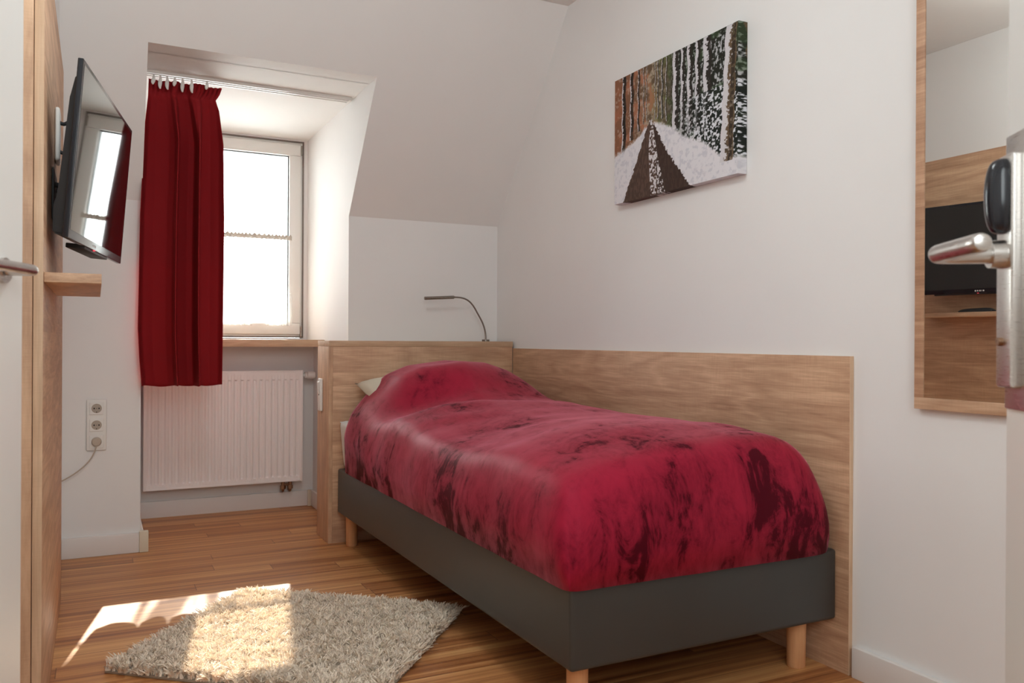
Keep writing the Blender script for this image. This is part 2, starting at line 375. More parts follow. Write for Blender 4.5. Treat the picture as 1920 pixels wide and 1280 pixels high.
# left door: only its latch side is in view
dL, sg = door('door_1', (-2.056, -2.50), Vector((-.365, -.931)).normalized(), .78, (.931, -.365))
zL = 1.060
bm = bmesh.new(); tube(bm, [(.065, 0, zL), (.065, sg*.006, zL)], .020, 28); autosmooth(link('handle_rose', bm, STEEL, dL), .5)
pts = [(.065, sg*.008, zL), (.065, sg*.028, zL)]+[tuple(p) for p in bez((.065, sg*.034, zL), (.065, sg*.048, zL), (.071, sg*.050, zL), (.085, sg*.050, zL), 8)]+[(.14, sg*.050, zL), (.19, sg*.050, zL)]
otube('door_handle', STEEL, pts, .0085, dL, 20)
# right door: leaf seen at a grazing angle
dR, sg = door('door_2', (-.790, -3.336), Vector((-.579, -.815)).normalized(), .86, (-.815, .579))
zp0, zp1 = .893, 1.216
bm = bmesh.new(); box(bm, .008, .058, *sorted((0, sg*.018)), zp0, zp1, .006, 3); autosmooth(link('lock_plate', bm, STEEL, dR), .5)
bm = bmesh.new(); box(bm, .004, .080, *sorted((-sg*.0005, sg*.004)), zp0-.03, zp1+.03, .002, 2); autosmooth(link('backing_plate', bm, STEEL, dR), .5)
# reader dome
n1, n2 = 18, 20; P = np.zeros((n1+1, n2+1, 3))
for i in range(n1+1):
    for j in range(n2+1):
        th = PI*i/n1; ph = PI*j/n2
        z = 1.158+.052*math.cos(th)*1.0; s_ = math.sin(th)**.45 if 0 < th < PI else 0
        P[i, j] = (.032-.021*math.cos(ph)*s_, sg*(.016+.026*max(0, math.sin(ph))**.7*s_), z)
autosmooth(link('card_reader', grid_mesh(P), BLACKPL, dR), 1.2)
zh = 1.078
bm = bmesh.new(); tube(bm, [(.032, sg*.016, zh), (.032, sg*.036, zh)], [.0200, .0190], 28); autosmooth(link('handle_rose', bm, STEEL, dR), .5)
pts = [(.032, sg*.030, zh), (.032, sg*.074, zh)]+[tuple(p) for p in bez((.032, sg*.082, zh), (.032, sg*.102, zh), (.038, sg*.107, zh), (.052, sg*.107, zh), 9)]+[(.08, sg*.106, zh), (.12, sg*.104, zh), (.160, sg*.102, zh), (.178, sg*.1015, zh), (.184, sg*.101, zh), (.186, sg*.101, zh)]
otube('door_handle', STEEL, pts, [.0128]*(len(pts)-3)+[.0124, .0105, .006], dR, 22)
bm = bmesh.new(); tube(bm, [(.030, sg*.016, .957), (.030, sg*.024, .957)], .006, 16); autosmooth(link('key_cap', bm, BRASS, dR), .5)

# ------------------------------------------------------------------ headboard box and wall panel
DH, XH, ZT, TP, ZP = .2219, -.9744, .9503, .0144, .9153
hb = tag(empty('headboard', (XH, 0, 0)), 'oak decor headboard box with a shelf top behind the bed head', 'headboard')
def hpart(name, m, b, bev=.0015): return obox(name, m, (b[0]-XH, b[1]-XH, b[2], b[3], b[4], b[5]), hb, bev)
hpart('front_panel', OAK_X, (XH+.019, -TP-.001, -DH, -DH+.019, 0, ZT-.028))
hpart('side_panel', OAK_Z, (XH, XH+.019, -DH, -.001, 0, ZT-.028))
hpart('top_shelf', OAK_EX, (XH, -TP+.001, -DH-.001, -.001, ZT-.028, ZT))
bp = tag(empty('wall_panel', (0, -DH, 0)), 'long low oak decor panel on the wall along the bed side', 'wall panel')
obox('panel_board', OAK_Y, (-TP, -.0005, -2.3809+DH, -.002, 0, ZP), bp, .001)
obox('edge_strip', OAK_ZE, (-TP-.0003, -.0005, -2.3825+DH, -2.3809+DH, 0, ZP), bp, .0003)

# ------------------------------------------------------------------ bed base (slightly skewed from the wall)
B0 = Vector((-.9175, -2.3481, 0)); ROT = .0095
bed = tag(empty('bed_base', B0, ROT), 'dark grey leatherette bed base on round wooden legs', 'bed')
bm = bmesh.new(); box(bm, 0, .9011, 0, 2.1011, .1495, .3538, .013, 4); autosmooth(link('upholstered_box', bm, LEATHER, bed), .8)
for (x, y) in ((.066, .078), (.823, .078), (.055, 2.05), (.823, 2.05)):
    bm = bmesh.new(); tube(bm, [(x, y, 0.0), (x, y, .003), (x, y, .152)], [.024, .0265, .0285], 28); autosmooth(link('leg', bm, BEECH, bed), .7)
# mattress
mt = tag(empty('mattress', B0+Vector((0, 0, .3545)), ROT), 'white sheeted mattress showing at the head end of the bed', 'mattress')
bm = bmesh.new()
vs = box(bm, 0, .875, .055, 2.10, 0, .222, .030, 4)
for v in bm.verts:                      # fitted sheet narrows towards the bottom
    k = 1-v.co.z/.222; v.co.x += .022*k*(1 if v.co.x < .4 else 0)+(.030 if v.co.x < .4 else -.035)*(1 if v.co.y < 1 else 0); v.co.z -= (.016 if v.co.y < 1 and v.co.z > .1 else 0); v.co.z += .010*math.sin(min(1, max(0, v.co.x/.9))*PI)*(v.co.z > .1)
bmesh.ops.translate(bm, vec=(.003, 0, 0), verts=bm.verts[:])
autosmooth(link('fitted_sheet', bm, SHEET, mt), 1.0)
bm = bmesh.new(); tube(bm, [(.010, 2.098, .215), (.3, 2.100, .221), (.6, 2.100, .221), (.885, 2.098, .215)], .0025, 8); autosmooth(link('piping', bm, SHEET, mt))

# pillow under the spread
def pillow_grid():
    n, m = 30, 22; P = []
    for side in (1, -1):
        Q = np.zeros((n+1, m+1, 3))
        for i in range(n+1):
            for j in range(m+1):
                u = -1+2*i/n; v = -1+2*j/m
                e = ((1-abs(u)**3.2)*(1-abs(v)**3.2)); h = max(e, 0)**.55
                x = u*.388*(1-.05*(1-v*v)); y = v*.20*(1-.06*(1-u*u))
                Q[i, j] = (x, y, side*.080*h)
        P.append(Q)
    return P
PA, PB = pillow_grid()
bm = grid_mesh(PA); bm2 = grid_mesh(PB[::-1]); me_ = bpy.data.meshes.new('t'); bm2.to_mesh(me_); bm.from_mesh(me_); bm2.free(); bpy.data.meshes.remove(me_)
bmesh.ops.remove_doubles(bm, verts=bm.verts[:], dist=.0004)
for v in bm.verts: v.co.z += .006*mnoise.noise(Vector(v.co)*9)
pl = tag(link('pillow', bm, PILLOWC, smooth=True), 'cream pillow poking out from under the red bedspread', 'pillow')
pl.location = (-.478, -.462, .694); pl.rotation_euler = (math.radians(17), 0, 0)

# bedspread
XA, XB, YA, YB, ZB = -.934, -.032, -2.362, -.385, .348
BEDROT = Matrix.Rotation(ROT, 2)
HEADP = [(-.94, .560), (-.905, .625), (-.828, .716), (-.751, .789), (-.648, .831), (-.459, .855), (-.320, .847), (-.204, .815), (-.086, .752), (0, .68)]
BODYP = [(-.94, .598), (-.86, .622), (-.72, .655), (-.55, .682), (-.35, .694), (-.2, .688), (-.08, .668), (0, .64)]
def topz(x, y):
    # pillow hump fading towards the foot; the near side fades first
    fade_mid = interp(x, [(-.94, -.60), (-.8, -.68), (-.5, -.80), (0, -.72)])
    wd = interp(x, [(-.94, .10), (-.6, .17), (0, .34)])
    w_ = 1-sstep(0, 1, (fade_mid+wd-y)/(2*wd))
    body = interp(x, BODYP)+.006*math.sin(y*5.1+1)+.022*math.exp(-((y+1.98)/.28)**2-((x+.62)/.3)**2)-.016*math.exp(-((y+1.45)/.3)**2-((x+.80)/.18)**2)
    body += .030*math.exp(-((y+.98)/.20)**2)*math.exp(-((x+.70)/.22)**2)
    body -= .020*sstep(0, 1, (-2.0-y)/.36)
    body -= .022*math.exp(-((y+.78)/.10)**2)*math.exp(-((x+.62)/.22)**2)
    v = Vector((x*2.2, y*2.6, 3.3)); body += .010*mnoise.noise(v)+.005*mnoise.noise(v*2.7+Vector((5, 0, 0)))
    # pulled creases from the pillow towards the foot
    cr = math.sin((y+.35*x)*34+3*mnoise.noise(Vector((x*3, y*3, 1))))*math.exp(-((y+1.02)/.20)**2)*math.exp(-((x+.62)/.26)**2)
    body += .0035*cr
    return w_*(interp(x, HEADP))+(1-w_)*body
def prof(th, n): return math.sin(th)**(2/n), 1-math.cos(th)**(2/n)
xs = []   # (plan coordinate, profile factor)
NR = 14
def edge_samples(r, n):
    out = []
    for k in range(NR+1):
        s_, d = prof(k/NR*PI/2, n); out.append((d*r, s_))
    return out
left = [(XA+d, s_, 0) for d, s_ in edge_samples(.11, 4.2)]
right = [(XB-d, s_, 1) for d, s_ in edge_samples(.18, 2.8)][::-1]
midn = 44
mid = [(left[-1][0]+(right[0][0]-left[-1][0])*k/midn, 1., 0) for k in range(1, midn)]
XS = left+mid+right
foot = [(YA+d, s_) for d, s_ in edge_samples(.15, 3.4)]
ym = 110; heady = YB
YS = foot+[(foot[-1][0]+(heady-foot[-1][0])*k/ym, 1.) for k in range(1, ym+1)]
P = np.zeros((len(YS)+1, len(XS)+2, 3))
def place(x, y, fx, fy):
    hd = float(sstep(-.80, -.50, y)); z = ZB+(topz(x, y)-ZB)*(fx*(1-hd)+hd*fx**.3 if fx > 0 else 0)*fy
    # side sag: cloth belly on the vertical faces
    return x, y, z
for i, (y, fy) in enumerate(YS):
    for j, (x, fx, _s) in enumerate(XS):
        x_, y_, z_ = place(x, y, fx, fy)
        # rounding of the plan corner at the foot, sharper on the near side
        cx0, cy0 = XB-.13, YA+.13
        if x_ > cx0 and y_ < cy0:
            a, b = (x_-cx0)/.13, (cy0-y_)/.13; m_ = max(a, b); l_ = (a**3+b**3)**(1/3)
            if l_ > 0: x_, y_ = cx0+a*m_/l_*.13, cy0-b*m_/l_*.13
        cx1 = XA+.05; cy1 = YA+.05
        if x_ < cx1 and y_ < cy1:
            a, b = (cx1-x_)/.05, (cy1-y_)/.05; m_ = max(a, b); l_ = (a**3+b**3)**(1/3)
            if l_ > 0: x_, y_ = cx1-a*m_/l_*.05, cy1-b*m_/l_*.05
        h = min(1, max(0, (z_-ZB)/.22))
        bul = math.sin(h*PI)*.012
        if fx < 1 and j < len(XS)/2: x_ -= bul*(1-fx*fx*.9)*(.5 if y > -.6 else 1.)
        if fy < 1: y_ -= bul*(1-fy*fy*.9)*1.2
        x_ += .004*mnoise.noise(Vector((x_*3, y_*7, z_*3)))*(1 if fx < 1 else .2)*(x_ < -.5)
        y_ += .005*mnoise.noise(Vector((x_*8, y_*3, z_*2.5)))*(fy < 1)
        P[i+1, j+1] = (x_, y_, z_)
P[0, 1:-1] = P[1, 1:-1]; P[0, 1:-1, 2] = .3565; P[0, 1:-1, 1] += .006
P[:, 0] = P[:, 1]; P[:, -1] = P[:, -2]; P[:, 0, 0] += .008; P[1:, 0, 2] = .3565; P[1:, -1, 2] = .3565
P[0, 0] = P[0, 1]+np.array([.004, .004, 0]); P[0, -1] = P[0, -2]
P[..., 2] = np.maximum(P[..., 2], .3565)
bm = grid_mesh(P); bmesh.ops.remove_doubles(bm, verts=bm.verts[:], dist=.0003)
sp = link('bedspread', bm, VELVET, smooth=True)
md = sp.modifiers.new('thickness', 'SOLIDIFY'); md.thickness = .005; md.offset = 1
tag(sp, 'crimson velvet bedspread draped over pillow and mattress', 'bedspread')
# hem along the head edge
hem = [tuple(P[-1, j]+np.array([0, .002, .0])) for j in range(0, P.shape[1], 1)]
bm = bmesh.new(); tube(bm, hem, .0042, 8); autosmooth(link('hem', bm, VELVET, sp))

# ------------------------------------------------------------------ left media panel, shelf, television, remote
PX, PY0, PY1, PZ = -2.0586, -1.872, -.641, 1.9216
mp = tag(empty('media_panel', (XLW, PY0, 0)), 'tall oak decor panel on the left wall behind the television', 'wall panel')
obox('panel_board', OAK_TV, (.0005, PX-XLW, .0015, PY1-PY0, 0, PZ), mp, .001)
obox('edge_strip', OAK_ZE, (.0005, PX-XLW+.0002, 0, .0015, 0, PZ), mp, .0003)
shf = tag(obox('wall_shelf', OAK_Y, (PX+.0005, -1.937, -1.85, -1.13, 1.086, 1.109), None, .0015), 'short oak decor shelf under the television', 'shelf')
# television: local x = out of screen, y = along width, z up
tv = empty('television', (-1.929, -1.405, 1.423)); tv.rotation_euler = (0, math.radians(4.3), math.radians(-10.4))
tag(tv, 'flat black television on the oak panel, tilted down and reflecting the window', 'television')
TW, TH = .372, .222
bm = bmesh.new(); box(bm, -.012, .0015, -TW, TW, -TH, TH, .003, 3); autosmooth(link('bezel', bm, BLACKPL, tv), .5)
bm = bmesh.new(); box(bm, .0012, .0022, -TW+.012, TW-.012, -TH+.022, TH-.012); link('screen', bm, SCREEN, tv)
bm = bmesh.new()
prism(bm, [(-.012, TH-.025), (-.012, -TH+.006), (-.043, -TH+.012), (-.046, -TH+.085), (-.034, -TH+.125), (-.030, TH-.09), (-.022, TH-.035)], 'y', -TW+.035, TW-.06)
bmesh.ops.bevel(bm, geom=bm.edges[:], offset=.004, segments=2, affect='EDGES'); autosmooth(link('back_cover', bm, BLACKM, tv), .5)
bm = bmesh.new(); box(bm, -.050, -.002, -.16, .16, -TH-.007, -TH+.006, .003); autosmooth(link('speaker_strip', bm, BLACKM, tv), .5)
bm = bmesh.new()
yy = -.085
for k, wd_ in enumerate((.010, .003, .009, .008, .009)):       # small pale maker's letters at the centre of the lower bezel
    box(bm, .0016, .0020, yy, yy+wd_*.7, -TH+.008, -TH+.0145); yy += wd_+.002
WHITEINK = mat('white_print', (.8, .8, .8), .5); t_ = NT(WHITEINK); t_.bump(t_.noise(t_.coord(), 50, 1), .02, .0002)
link('maker_lettering', bm, WHITEINK, tv)
bm = bmesh.new(); tube(bm, [(.0, -.055, -TH-.002), (.0, -.055, -TH+.001)], .004, 12); link('standby_light', bm, REDLED, tv)
# bracket between panel and set
bk = tag(empty('television_bracket', (PX, -1.40, 1.40)), 'dark metal wall bracket holding the television off the oak panel', 'bracket')
obox('wall_plate', BLACKM, (0.0005, .006, -.10, .10, -.12, .02), bk, .002)
for yy in (-.05, .05):
    otube('arm', BLACKM, [(.006, yy, -.02), (.045, yy*.8, -.03), (.070, yy*.6, -.01)], .008, bk, 10); otube('arm', BLACKM, [(.006, yy, -.09), (.05, yy*.8, -.08), (.066, yy*.6, -.06)], .007, bk, 10)
bm = bmesh.new(); tube(bm, [(.030, -.11, -.03), (.030, .11, -.03)], .012, 14); tube(bm, [(.034, -.11, -.085), (.034, .11, -.085)], .006, 12); autosmooth(link('tilt_bar', bm, NICKEL, bk))
# pale junction cover with two cable connectors
jb = tag(empty('junction_cover', (PX, -1.30, 1.545)), 'pale oval cover plate on the oak panel behind the television', 'cable outlet')
bm = bmesh.new(); box(bm, .0005, .014, -.045, .045, -.078, .078, .010, 4); autosmooth(link('cover_plate', bm, WHITE_PVC, jb), .7)
for zz in (.040, -.045):
    otube('connector_cable', BLACKM, bez((.012, -.01, zz), (.035, -.01, zz-.015), (.03, -.02, zz+.02), (.085, -.03, zz+.012), 10), .0055, jb, 10)
# remote on the shelf
bm = bmesh.new()
Q = np.zeros((21, 13, 3))
for i in range(21):
    for j in range(13):
        u = i/20; v = -1+2*j/12; e = (1-abs(2*u-1)**5)**.5; hh = (1-v*v)**.4
        Q[i, j] = (v*.021*(.85+.15*u), -.09+.18*u, .004+.018*hh*e*(1-.25*u))
rm = tag(empty('remote_control', (-1.985, -1.43, 1.1092)), 'black remote control lying on the oak shelf, seen in the mirror', 'remote control')
bm = grid_mesh(Q); autosmooth(link('shell', bm, BLACKM, rm), 1.2)
obox('underside', BLACKM, (-.018, .018, -.088, .086, 0, .005), rm, .002)

# ------------------------------------------------------------------ curtain rail, curtain, cafe curtain
RX0, RX1 = -1.764, -.838
rail = tag(empty('curtain_rail', (RX0, -.06, ZD)), 'white two track curtain rail screwed under the dormer ceiling', 'curtain rail')
bm = bmesh.new(); L_ = RX1-RX0
prism(bm, [(-.030, 0), (.030, 0), (.030, -.014), (.022, -.014), (.022, -.010), (.006, -.010), (.006, -.014), (-.006, -.014), (-.006, -.010), (-.022, -.010), (-.022, -.014), (-.030, -.014)], 'x', 0, L_)
link('track', bm, WHITE_PVC, rail)
obox('end_cap', WHITE_PVC, (L_-.012, L_+.003, -.031, .031, -.017, -.0005), rail, .003)
obox('pull_runner', WHITE_PVC, (L_-.30, L_-.012, -.020, -.008, -.018, -.010), rail, .001)
ct = empty('red_curtain', (-1.60, -.06, .742)); tag(ct, 'deep red fabric curtain hanging on the left half of the window', 'curtain')
NZ, NXc = 90, 220
FX = np.linspace(0, 1, 400)
FOLD = interp(FX, [(0, -.3), (.05, .6), (.14, 1), (.26, .75), (.325, .2), (.345, -1.3), (.385, -1.4), (.42, .3), (.53, 1.0), (.59, .8), (.612, -1.2), (.68, -1.5), (.745, -1.2), (.78, .5), (.88, 1), (.96, .7), (1, .1)])
ker = np.hanning(17); ker /= ker.sum(); FOLD = np.convolve(np.pad(FOLD, 8, 'edge'), ker, 'valid')
GX = np.cumsum(FOLD-FOLD.mean())/400
ZT_, ZB_ = 2.106, .742
LT = [(.742, -1.768), (.86, -1.778), (1.0, -1.785), (1.5, -1.778), (1.91, -1.760), (2.03, -1.748), (2.106, -1.746)]
RT = [(.742, -1.427), (1.5, -1.423), (1.85, -1.428), (2.0, -1.448), (2.045, -1.464), (2.075, -1.448), (2.106, -1.438)]
Pc = np.zeros((NZ+1, NXc+1, 3))
for i in range(NZ+1):
    z = ZT_+(ZB_-ZT_)*i/NZ; l, r_ = interp(z, LT), interp(z, RT)
    k = (ZT_-z)/(ZT_-ZB_)
    for j in range(NXc+1):
        s_ = j/NXc
        sw_ = s_+.020*math.sin(2.6*k+.4)*math.sin(PI*s_)
        ph = 2*PI*3*s_
        f = float(np.interp(sw_, FX, FOLD))+.10*math.sin(9*sw_+4*k)+.05*math.sin(31*sw_+2*k)
        A = .012+.044*sstep(0, .25, k)+.006*k
        if z > 2.03:
            f += .8*math.sin(17*2*PI*s_+.4*math.sin(9*s_))*sstep(2.03, 2.08, z)*.5; A = .012
        x = l+(r_-l)*(s_+.60*float(sstep(0, .22, k))*float(np.interp(sw_, FX, GX)))
        zz = z + (.004*math.sin(ph*1.0+1) if i == NZ else 0)
        neck = .5*math.exp(-((z-2.045)/.016)**2)
        Pc[i, j] = (x+1.60, A*f*(1-neck)-.004, zz-.742)
co = link('cloth', grid_mesh(Pc), CURTAIN, ct, smooth=True)
md = co.modifiers.new('thickness', 'SOLIDIFY'); md.thickness = .0025
for k, (hx, hh) in enumerate(((-1.727, .030), (-1.700, .045), (-1.672, .045), (-1.640, .026), (-1.608, .048), (-1.570, .046), (-1.505, .022))):
    bm = bmesh.new()
    tube(bm, bez((0, 0, .014), (.004, -.004, -.2*hh), (-.006, -.008, -.6*hh), (.003*(k % 3-1), -.006, -hh), 8), [.004, .005, .0065, .0078, .0085, .0082, .0072, .0055, .003], 10)
    h_ = autosmooth(link('curtain_hook', bm, WHITE_PVC, ct)); h_.location = (hx+1.60, -.030, 2.104-.742)
# cafe curtain
cf = tag(empty('cafe_curtain', (-1.28, YW-.024, 1.03)), 'white sheer half curtain gathered on a thin rod over the lower pane', 'curtain')
x0, x1, zt_ = SX0+.055, SX1-.052, 1.566; n = 260; mrow = 40; Ps = np.zeros((mrow+1, n+1, 3))
for i in range(mrow+1):
    k = i/mrow; z = zt_-(zt_-1.035)*k
    for j in range(n+1):
        s_ = j/n; ph = s_*2*PI*19+1.2*math.sin(s_*21)
        a = .0055*(1-.35*k); widen = 1+.015*k
        x = (x0+x1)/2+(s_-.5)*(x1-x0)*widen
        zz = z+(.005*math.sin(ph*1.7+.6)*(1-k*14) if k < .07 else 0)
        Ps[i, j] = (x+1.28, a*math.sin(ph)+.002*math.sin(2.3*ph), zz-1.03)
o_ = link('voile', grid_mesh(Ps), SHEER, cf, smooth=True)
bm = bmesh.new(); tube(bm, [(x0+1.28, .004, zt_-1.03-.018), (x1+1.28, .004, zt_-1.03-.018)], .004, 10)
autosmooth(link('rod', bm, WHITE_PVC, cf))
bm = bmesh.new()
Ph = Ps[0:3].copy(); Ph[..., 1] *= 1.15; Ph[..., 1] -= .002
HEADING = fabric('dense_gathered_heading', (.62, .58, .52), .9)
link('gathered_heading', grid_mesh(Ph), HEADING, cf, smooth=True)

# ------------------------------------------------------------------ radiator
ra = tag(empty('radiator', (-1.727, .64, .158)), 'white ribbed panel radiator under the window sill', 'radiator')
RW, RH = .824, .624
nx = 826; xsr = np.linspace(.014, RW-.014, nx); rows = [(.010, 0), (.028, 0), (.034, 1), (.040, 1), (RH-.062, 1), (RH-.056, 1), (RH-.050, 0), (RH-.008, 0)]
Pr = np.zeros((len(rows), nx, 3))
for i, (z, a) in enumerate(rows):
    g = .5-.5*np.cos((xsr-.014)/(RW-.028)*2*PI*24); g = np.clip(g*1.5-.25, 0, 1)
    Pr[i, :, 0] = xsr; Pr[i, :, 1] = .004+a*.0085*g-.004*0; Pr[i, :, 2] = z
autosmooth(link('front_panel', grid_mesh(Pr), ENAMEL, ra), .9)
bm = bmesh.new(); box(bm, .012, RW-.012, .013, .022, .006, RH-.006, .002); link('rear_plate', bm, ENAMEL, ra)
for xx in (0, RW-.014): obox('side_cover', ENAMEL, (xx, xx+.014, 0, .072, .0, RH), ra, .003)
obox('top_grille', ENAMEL, (.014, RW-.014, .002, .072, RH-.010, RH-.001), ra, .002)
obox('lower_rim', ENAMEL, (.014, RW-.014, .002, .030, .0, .010), ra, .002)
va = empty('thermostat_valve', (RW+.002, .030, RH-.030), 0, ra)
bm = bmesh.new(); tube(bm, [(0, 0, 0), (.012, 0, 0), (.013, 0, 0), (.024, 0, 0)], [.009, .010, .018, .018], 20); autosmooth(link('valve_collar', bm, WHITE_PVC, va), .5)
bm = bmesh.new(); tube(bm, [(.026, 0, 0), (.030, 0, 0), (.066, 0, 0), (.072, 0, 0)], [.017, .0205, .0205, .017], 24); autosmooth(link('valve_knob', bm, WHITE_PVC, va), .5)
bm = bmesh.new()
for xx in (.722, .762):
    tube(bm, [(xx, .036, .002), (xx, .036, -.024)], [.011, .011], 16); tube(bm, [(xx, .036, -.024), (xx, .036, -.044)], [.016, .015], 6)
    tube(bm, bez((xx, .036, -.040), (xx, .036, -.062), (xx, .05, -.055), (xx, .082, -.055), 8), .008, 12)
box(bm, .715, .770, .028, .046, -.026, -.012, .002); autosmooth(link('pipe_fitting', bm, BRASS, ra), .5)

# ------------------------------------------------------------------ sockets, switch, cable
so = tag(empty('wall_socket', (-1.945, 0, .575)), 'white triple wall socket left of the radiator niche', 'socket')
bm = bmesh.new(); box(bm, -.040, .040, -.010, -.0003, -.112, .112, .006, 3); autosmooth(link('cover_frame', bm, WHITE_PVC, so), .6)
for zz in (.073, 0, -.073):
    s1 = empty('socket_insert', (0, -.010, zz), 0, so)
    bm = bmesh.new(); box(bm, -.028, .028, -.0035, .002, -.028, .028, .003, 3)
    link('insert_face', bm, WHITE_PVC, s1)
    bm = bmesh.new(); tube(bm, [(0, -.0034, 0), (0, -.0037, 0)], .0205, 32); r_ = link('recess', bm, mat('socket_shade', (.42, .36, .30), .6) if 'socket_shade' not in bpy.data.materials else bpy.data.materials['socket_shade'], s1)
    if zz > -.05:
        bm = bmesh.new()
        for xx in (-.0095, .0095): tube(bm, [(xx, -.0036, 0), (xx, -.0040, 0)], .0032, 14)
        tube(bm, [(0, -.0036, 0), (0, -.0040, 0)], .0015, 10); tube(bm, [(0, -.0036, -.016), (0, -.0040, -.016)], .0022, 10)
        link('pin_holes', bm, DARKHOLE, s1)
cb = tag(empty('power_cable', (-1.945, -.014, .502)), 'thin pale cable with a flat round plug in the lowest socket', 'cable')
CABLE = mat('pale_cable_sheath', (.50, .42, .34), .5); t_ = NT(CABLE); t_.bump(t_.noise(t_.coord(), 80, 1), .03, .0003)
bm = bmesh.new(); tube(bm, [(0, .0, 0), (0, -.012, 0), (0, -.016, 0)], [.019, .0185, .015], 26); autosmooth(link('plug', bm, CABLE, cb), .5)
otube('cord', CABLE, bez((0, -.010, -.012), (-.008, -.012, -.07), (-.05, -.005, -.125), (-.155, -.004, -.172), 16), .0028, cb, 10)
sw = tag(empty('light_switch', (XH, -.085, .690)), 'narrow white rocker switch on the side of the headboard box', 'switch')
bm = bmesh.new(); box(bm, -.014, -.0003, -.026, .026, -.078, .078, .006, 3); autosmooth(link('switch_housing', bm, WHITE_PVC, sw), .6)
bm = bmesh.new(); prism(bm, [(-.013, .066), (-.019, .060), (-.017, .010), (-.013, .006)], 'y', -.018, .018); bmesh.ops.bevel(bm, geom=bm.edges[:], offset=.0015, segments=2, affect='EDGES'); autosmooth(link('rocker', bm, WHITE_PVC, sw), .6)
obox('label_slot', DARKHOLE, (-.0146, -.013, -.008, .006, -.003, .003), sw, .0004)

# ------------------------------------------------------------------ reading lamp
rl = tag(empty('reading_lamp', (-.1125, -.10, ZT)), 'slim dark metal gooseneck reading lamp on the headboard top', 'lamp')
bm = bmesh.new(); tube(bm, [(0, 0, 0), (0, 0, .010)], .020, 24); autosmooth(link('base', bm, NICKEL, rl), .5)
pts = bez((0, 0, .009), (.004, 0, .07), (-.028, 0, .115), (-.050, 0, .150), 10)[:-1]+bez((-.050, 0, .150), (-.085, 0, .215), (-.115, 0, .229), (-.182, 0, .228), 12)
otube('gooseneck', NICKEL, pts, .0042, rl, 12)
bm = bmesh.new(); tube(bm, [(-.180, 0, .2275), (-.184, 0, .2275), (-.342, 0, .2175), (-.344, 0, .2174)], [.0065, .0085, .0085, .007], 18); autosmooth(link('lamp_head', bm, NICKEL, rl), .5)

# ------------------------------------------------------------------ canvas picture
GW, GH = 500, 350
def vnoise(u, v, fx, fy, seed):
    r_ = np.random.default_rng(seed); G = r_.random((int(fy)+3, int(fx)+3)); x = u*fx; y = v*fy
    xi = np.floor(x).astype(int); yi = np.floor(y).astype(int); a = x-xi; b = y-yi; a = a*a*(3-2*a); b = b*b*(3-2*b)
    return (G[yi, xi]*(1-a)+G[yi, xi+1]*a)*(1-b)+(G[yi+1, xi]*(1-a)+G[yi+1, xi+1]*a)*b
def fbm(u, v, fx, fy, seed, o=3): return sum(vnoise(u, v, fx*2**k, fy*2**k, seed+k)*.5**k for k in range(o))/sum(.5**k for k in range(o))
u, v = np.meshgrid(np.linspace(0, 1, GW), np.linspace(0, 1, GH))
def blend(img, col, a): a = np.clip(a, 0, 1)[..., None]; return img*(1-a)+np.array(col)/255*a
f1 = fbm(u, v, 60, 46, 1, 4); f2 = fbm(u, v, 14, 10, 9, 3); f3 = fbm(u, v, 120, 34, 21, 3); f4 = fbm(u, v, 92, 74, 40, 3)
img = np.zeros((GH, GW, 3))+np.array([96, 84, 66])/255
img = blend(img, (176, 120, 92), sstep(.42, .62, f2)*(u < .40)*1.); img = blend(img, (150, 96, 70), (1-sstep(.0, .45, u))*.75)
img = blend(img, (150, 140, 118), sstep(.4, .62, f1)*np.exp(-((u-.38)/.12)**2)); img = blend(img, (92, 102, 58), sstep(.42, .6, f2)*np.exp(-((u-.46)/.09)**2))
img = blend(img, (28, 32, 26), sstep(.44, .58, u)*.88)
img = blend(img, (205, 208, 214), sstep(.50, .62, f4*.6+f3*.4)*sstep(.44, .62, u)*.85)
img = blend(img, (60, 84, 52), sstep(.55, .66, f2)*sstep(.5, .7, u)*.5)
img = blend(img, (190, 172, 160), sstep(.56, .68, f1)*(u < .44)*.5)
def trunk(img, uc, wd_, v0, v1, col, snow=0., lean=0.):
    c_ = uc+lean*(v-.5)+.004*np.sin(v*30+uc*50); m_ = (np.abs(u-c_) < wd_/2*(1+.2*(1-v)))*(v > v0)*(v < v1)
    img = blend(img, col, m_*(.75+.25*(f1 > .45)))
    if snow: img = blend(img, (214, 214, 220), (m_ > 0)*((u-c_)/wd_+.5 < snow+.35*(f4-.5)*2)*.95)
    return img
for uc, wd_, v0, col in ((.09, .034, .33, (38, 32, 28)), (.165, .030, .47, (44, 36, 30)), (.228, .018, .52, (60, 48, 40)), (.275, .010, .56, (90, 78, 66)), (.30, .007, .58, (96, 84, 74)), (.375, .008, .57, (100, 92, 80)), (.40, .010, .56, (58, 52, 44)), (.435, .014, .55, (54, 52, 42)), (.47, .012, .52, (70, 64, 52))):
    img = trunk(img, uc, wd_, v0, 1., col, .22)
for uc, wd_, v0 in ((.545, .045, .44), (.60, .030, .42), (.655, .04, .38), (.715, .035, .36), (.785, .055, .34)):
    img = trunk(img, uc, wd_, v0, 1., (46, 40, 36), .48)
bush = sstep(.50, .60, f4)*1.
bm_ = sstep(.50, .80, u)*(v < .62)*(v > .12)
img = blend(img, (24, 30, 26), bm_*.9*(1-bush)*.8); img = blend(img, (216, 220, 228), bm_*bush)
gl = np.interp(u, [0, .2, .334, .45, .6, .75, .88, 1.], [.40, .47, .56, .52, .38, .29, .17, .12])+.05*(f2-.5)+.03*(f4-.5)
img = blend(img, (222, 222, 228), sstep(-.01, .025, gl-v)); img = blend(img, (186, 188, 200), (v < gl)*sstep(.5, .7, f1)*.5)
